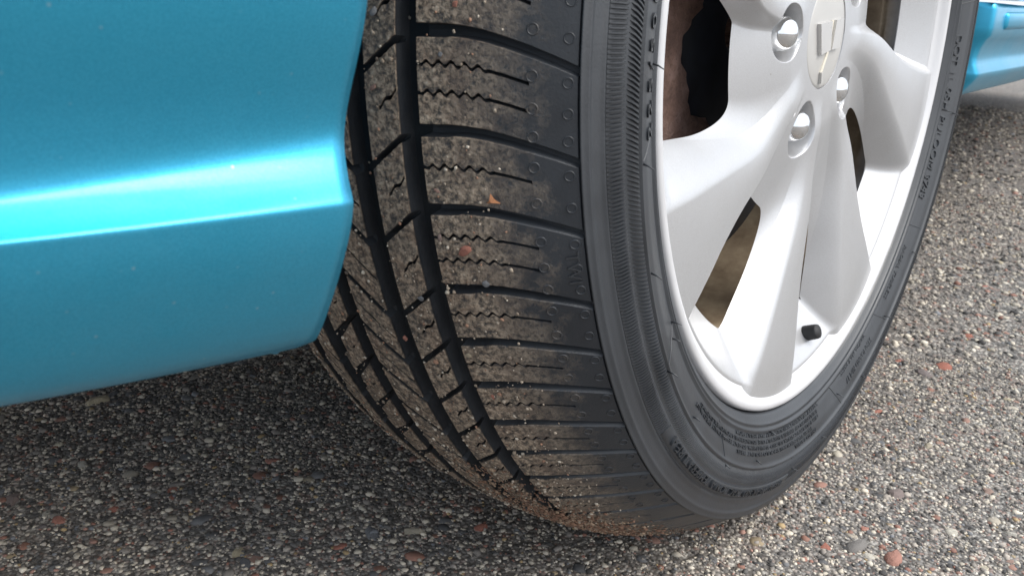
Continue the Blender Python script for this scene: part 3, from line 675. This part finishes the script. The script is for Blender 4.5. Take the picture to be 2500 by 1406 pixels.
# ---- brake behind the spokes
disc = lathe([(.000, .150), (.020, .150), (.020, .078), (.032, .076), (.034, .02), (.034, .0005)], 96, 'brake_disc', m_dark, car); disc.matrix_local = WM
al = np.linspace(-62, 52, 70); wob = .006 * np.sin(al * .10 + .4) + .003 * np.sin(al * .23 + 1) + .0006 * np.sin(al * .9)
rows = []
for r_a, a_ in (((.090 + 1.5 * wob), .012), (.088 + 1.5 * wob, .040), (.094 + 1.5 * wob, .0445), (.115 + 0 * wob, .0455 + wob * .2), (.14 + 0 * wob, .0440), (.178 + 0 * wob, .041), (.188 + 0 * wob, .030), (.188 + 0 * wob, .0)):
    rows.append(pal_(a_ + 0 * wob + rng.normal(0, .0004, 70), r_a, al))
cal_ = add_mesh('brake_caliper', np.stack(rows, 1).reshape(-1, 3), gridF(70, 8), m_rust, car, True); cal_.matrix_local = WM; cal_['label'] = 'rusty brown brake part behind the spokes'
hubp = lathe([(-.15, .07), (-.02, .07), (-.01, .15), (-.012, .16), (-.02, .16)], 64, 'splash_shield', m_dark, car); hubp.matrix_local = WM

# ---- bumper: section swept forwards from the wheel-arch edge
EDGE = [(905, 0, .1085), (893, 60, .1063), (880, 120, .1040), (867, 170, .1019), (855, 220, .0997), (846, 262, .0978), (838, 300, .0962), (834.8, 330, .0953), (835, 345, .0955), (836, 365, .0966), (841, 395, .0989), (849, 430, .1017), (857, 465, .1045), (861, 483, .1059), (862.5, 491, .1064), (863, 500, .1065), (862, 512, .1063), (858, 550, .1056), (850, 592, .1043), (838, 640, .1020), (823, 693, .0986), (806, 745, .0946), (790, 790, .0902), (778, 818, .0864), (768, 833, .0832)]
CAMP = np.array([0.27966294, -0.55612479, 0.35154498]); RWc = np.array([[0.78224755, 0.62096822, 0.04987234], [0.25987846, -0.25251906, -0.93203933], [-0.56617308, 0.74204622, -0.35890868]])
def arch_point(px, py, x):                    # survey of the arch edge: where it crosses the vertical plane at x
    d = RWc.T @ np.array([(px - 1239.39) / 2142.95, (py - 762.72) / 2142.95, 1.0]); t = (x - CAMP[0]) / d[0]; return CAMP + t * d
ed = np.array([arch_point(*e) for e in EDGE])
up_ = []                                       # above: round the arch, then up along the seam with the fender
for z in (.356, .372, .40, .45, .50, .56, .612): up_.append(np.array([.1090 + .0125 * min(1, (z - .344) / .12) - .016 * max(0, (z - .46) / .16), -.0135 - math.sqrt(.385 ** 2 - (z - .322) ** 2), z]))
for ro in (.44, .52, .60, .68): up_.append(np.array([.1035 - .012 * ((ro - .385) / .4) ** 2, -.010 - .637 * ro - .0025, .322 + .771 * ro]))
NU = len(up_); up_ = up_[::-1]
ed = np.concatenate([np.array(up_), ed])
bot = ed[-1]
ed = np.concatenate([ed, [bot + [-.006, -.004, -.0035], bot + [-.02, -.006, -.0045], bot + [-.10, -.006, -.004]]])
tt = np.r_[0, np.cumsum(np.linalg.norm(np.diff(ed, axis=0), axis=1))]; tq = np.unique(np.r_[np.linspace(0, tt[-1], 330), tt]); edf = np.stack([np.interp(tq, tt, ed[:, i]) for i in range(3)], -1)
crest = int(np.argmin(np.abs(tq - tt[NU + 14])))
for it in range(48):
    sm = edf.copy(); sm[1:-1] = .25 * edf[:-2] + .5 * edf[1:-1] + .25 * edf[2:]
    if it > 1: sm[crest - 5:] = edf[crest - 5:]
    edf = sm
zt = edf[:, 2]; rise = np.interp(np.arange(len(edf)), [0, np.argmin(np.abs(tq - tt[NU + 4])), np.argmin(np.abs(tq - tt[NU + 8])), crest, len(edf) - 8, len(edf) - 1], [.02, -.01, -.055, .034, .105, .105])
sw = np.r_[0, .004, .01, np.linspace(.02, .9, 50)]
def wrap_in(s): return .10 * s + .55 * s ** 2 + .0 * s
Vb = np.stack([edf + np.stack([-wrap_in(s) * np.ones(len(edf)), -s * np.ones(len(edf)), rise * (s if s < .2 else .2 + .25 * (s - .2))], -1) for s in sw], 0)
# rounded return of the arch edge into the wheel well
ret = [edf + np.array([-.0008, .0004, 0]), edf + np.array([-.004, -.0015, 0]), edf + np.array([-.012, -.006, 0])]
Vb = np.concatenate([np.stack(ret[::-1]), Vb], 0)
bump_ = add_mesh('front_bumper', Vb.reshape(-1, 3), gridF(Vb.shape[0], Vb.shape[1]), m_teal, car, True); bump_['label'] = 'teal front bumper corner with a bright folded crease'
sol = bump_.modifiers.new('thick', 'SOLIDIFY'); sol.thickness = .0025; sol.offset = -1

# ---- side skirt and door behind the wheel
sk = [(.040, .2600), (.078, .2605), (.0855, .2625), (.0895, .2660), (.0985, .2790), (.1000, .2825), (.1000, .2850), (.0968, .2920), (.0960, .3000), (.0975, .3080), (.1005, .3150), (.1035, .3190), (.1040, .3260), (.1035, .3420), (.1020, .3475), (.0960, .3480)]
skp = np.array(sk); yy = np.r_[.385, .387, .391, np.linspace(.40, 2.3, 60)]
Vk = np.stack([np.stack([skp[:, 0] - (.004 if i == 0 else .0012 if i == 1 else 0) + .0015 * np.sin(y * 9) * (skp[:, 1] > .29), np.full(len(skp), y) + .0, skp[:, 1] + .002 * np.sin(y * 6)], -1) for i, y in enumerate(yy)], 0)
Vk = np.concatenate([(Vk[:1] + [-.05, .002, 0]) * [1, 1, 1], Vk], 0)
sill = add_mesh('side_skirt', Vk.reshape(-1, 3), gridF(Vk.shape[0], Vk.shape[1], False, True), m_teal, car, True); sill['label'] = 'teal side skirt behind the wheel'
def rbox(x0, x1, y0, y1, z0, z1, name, mat, parent, bev=.004):
    V = [(x, y, z) for x in (x0, x1) for y in (y0, y1) for z in (z0, z1)]
    o = add_poly(name, V, [(0, 1, 3, 2), (4, 6, 7, 5), (0, 4, 5, 1), (2, 3, 7, 6), (0, 2, 6, 4), (1, 5, 7, 3)], mat, parent, True)
    b = o.modifiers.new('bevel', 'BEVEL'); b.width = bev; b.segments = 4; return o
rbox(.092, .1058, .44, .60, .3245, .3415, 'jack_pad', m_teal, car, .005)
# body panels above the wheel, closed off below by the floor pan
def arch_panel():
    n = 60; t = np.linspace(math.pi * -.02, math.pi * .72, n); V = []
    for i in range(n):
        c_, s_ = math.cos(t[i]), math.sin(t[i]); pin = np.array([-.01 + .385 * c_ , .322 + .385 * s_])
        for f in np.linspace(0, 1, 8):
            ro = .385 + f * .40; y = -.01 + ro * c_; z = max(.322 + ro * s_, .352); V.append((.108 - .012 * f * f - .006 * (f == 0), y, min(z, .86)))
    return np.array(V), gridF(n, 8)
V, F = arch_panel(); fen = add_mesh('front_fender', V, F, m_teal, car, True); fen['label'] = 'teal front fender over the wheel'
t = np.linspace(-.05, math.pi * .96, 40); V = np.stack([np.stack([np.full(2, 0) + np.array([-.24, .050]), np.full(2, .392 * math.cos(q)), np.full(2, .322 + .392 * math.sin(q))], -1) for q in t], 0).reshape(-1, 3)
add_mesh('wheel_arch_liner', V, gridF(40, 2), m_black, car, True)
add_poly('inner_wing', [(-.24, -.42, .2), (-.24, .42, .2), (-.24, .42, .85), (-.24, -.42, .85)], [(0, 1, 2, 3)], m_under, car)
rbox(-1.50, -.11, .405, 3.45, .192, .215, 'floor_pan', m_under, car, .003)
rbox(-1.28, -.245, -.80, .400, .22, .238, 'engine_tray', m_under, car, .003)
rbox(-.24, .02, -1.0, -.43, .262, .275, 'bumper_tray', m_under, car, .003)
rbox(-1.58, .07, .405, 3.5, .262, .30, 'sill_floor', m_under, car, .003)
rbox(-1.60, .098, .80, 3.6, .3525, .86, 'door', m_teal, car, .02)
rbox(-1.62, .06, -.55, .80, .72, .92, 'bonnet', m_teal, car, .04)
rbox(-1.40, -.12, .9, 3.2, .86, 1.40, 'cabin', m_black, car, .12)
rbox(-1.63, -1.60, -.6, 3.4, .27, .85, 'far_side_panel', m_teal, car, .01)
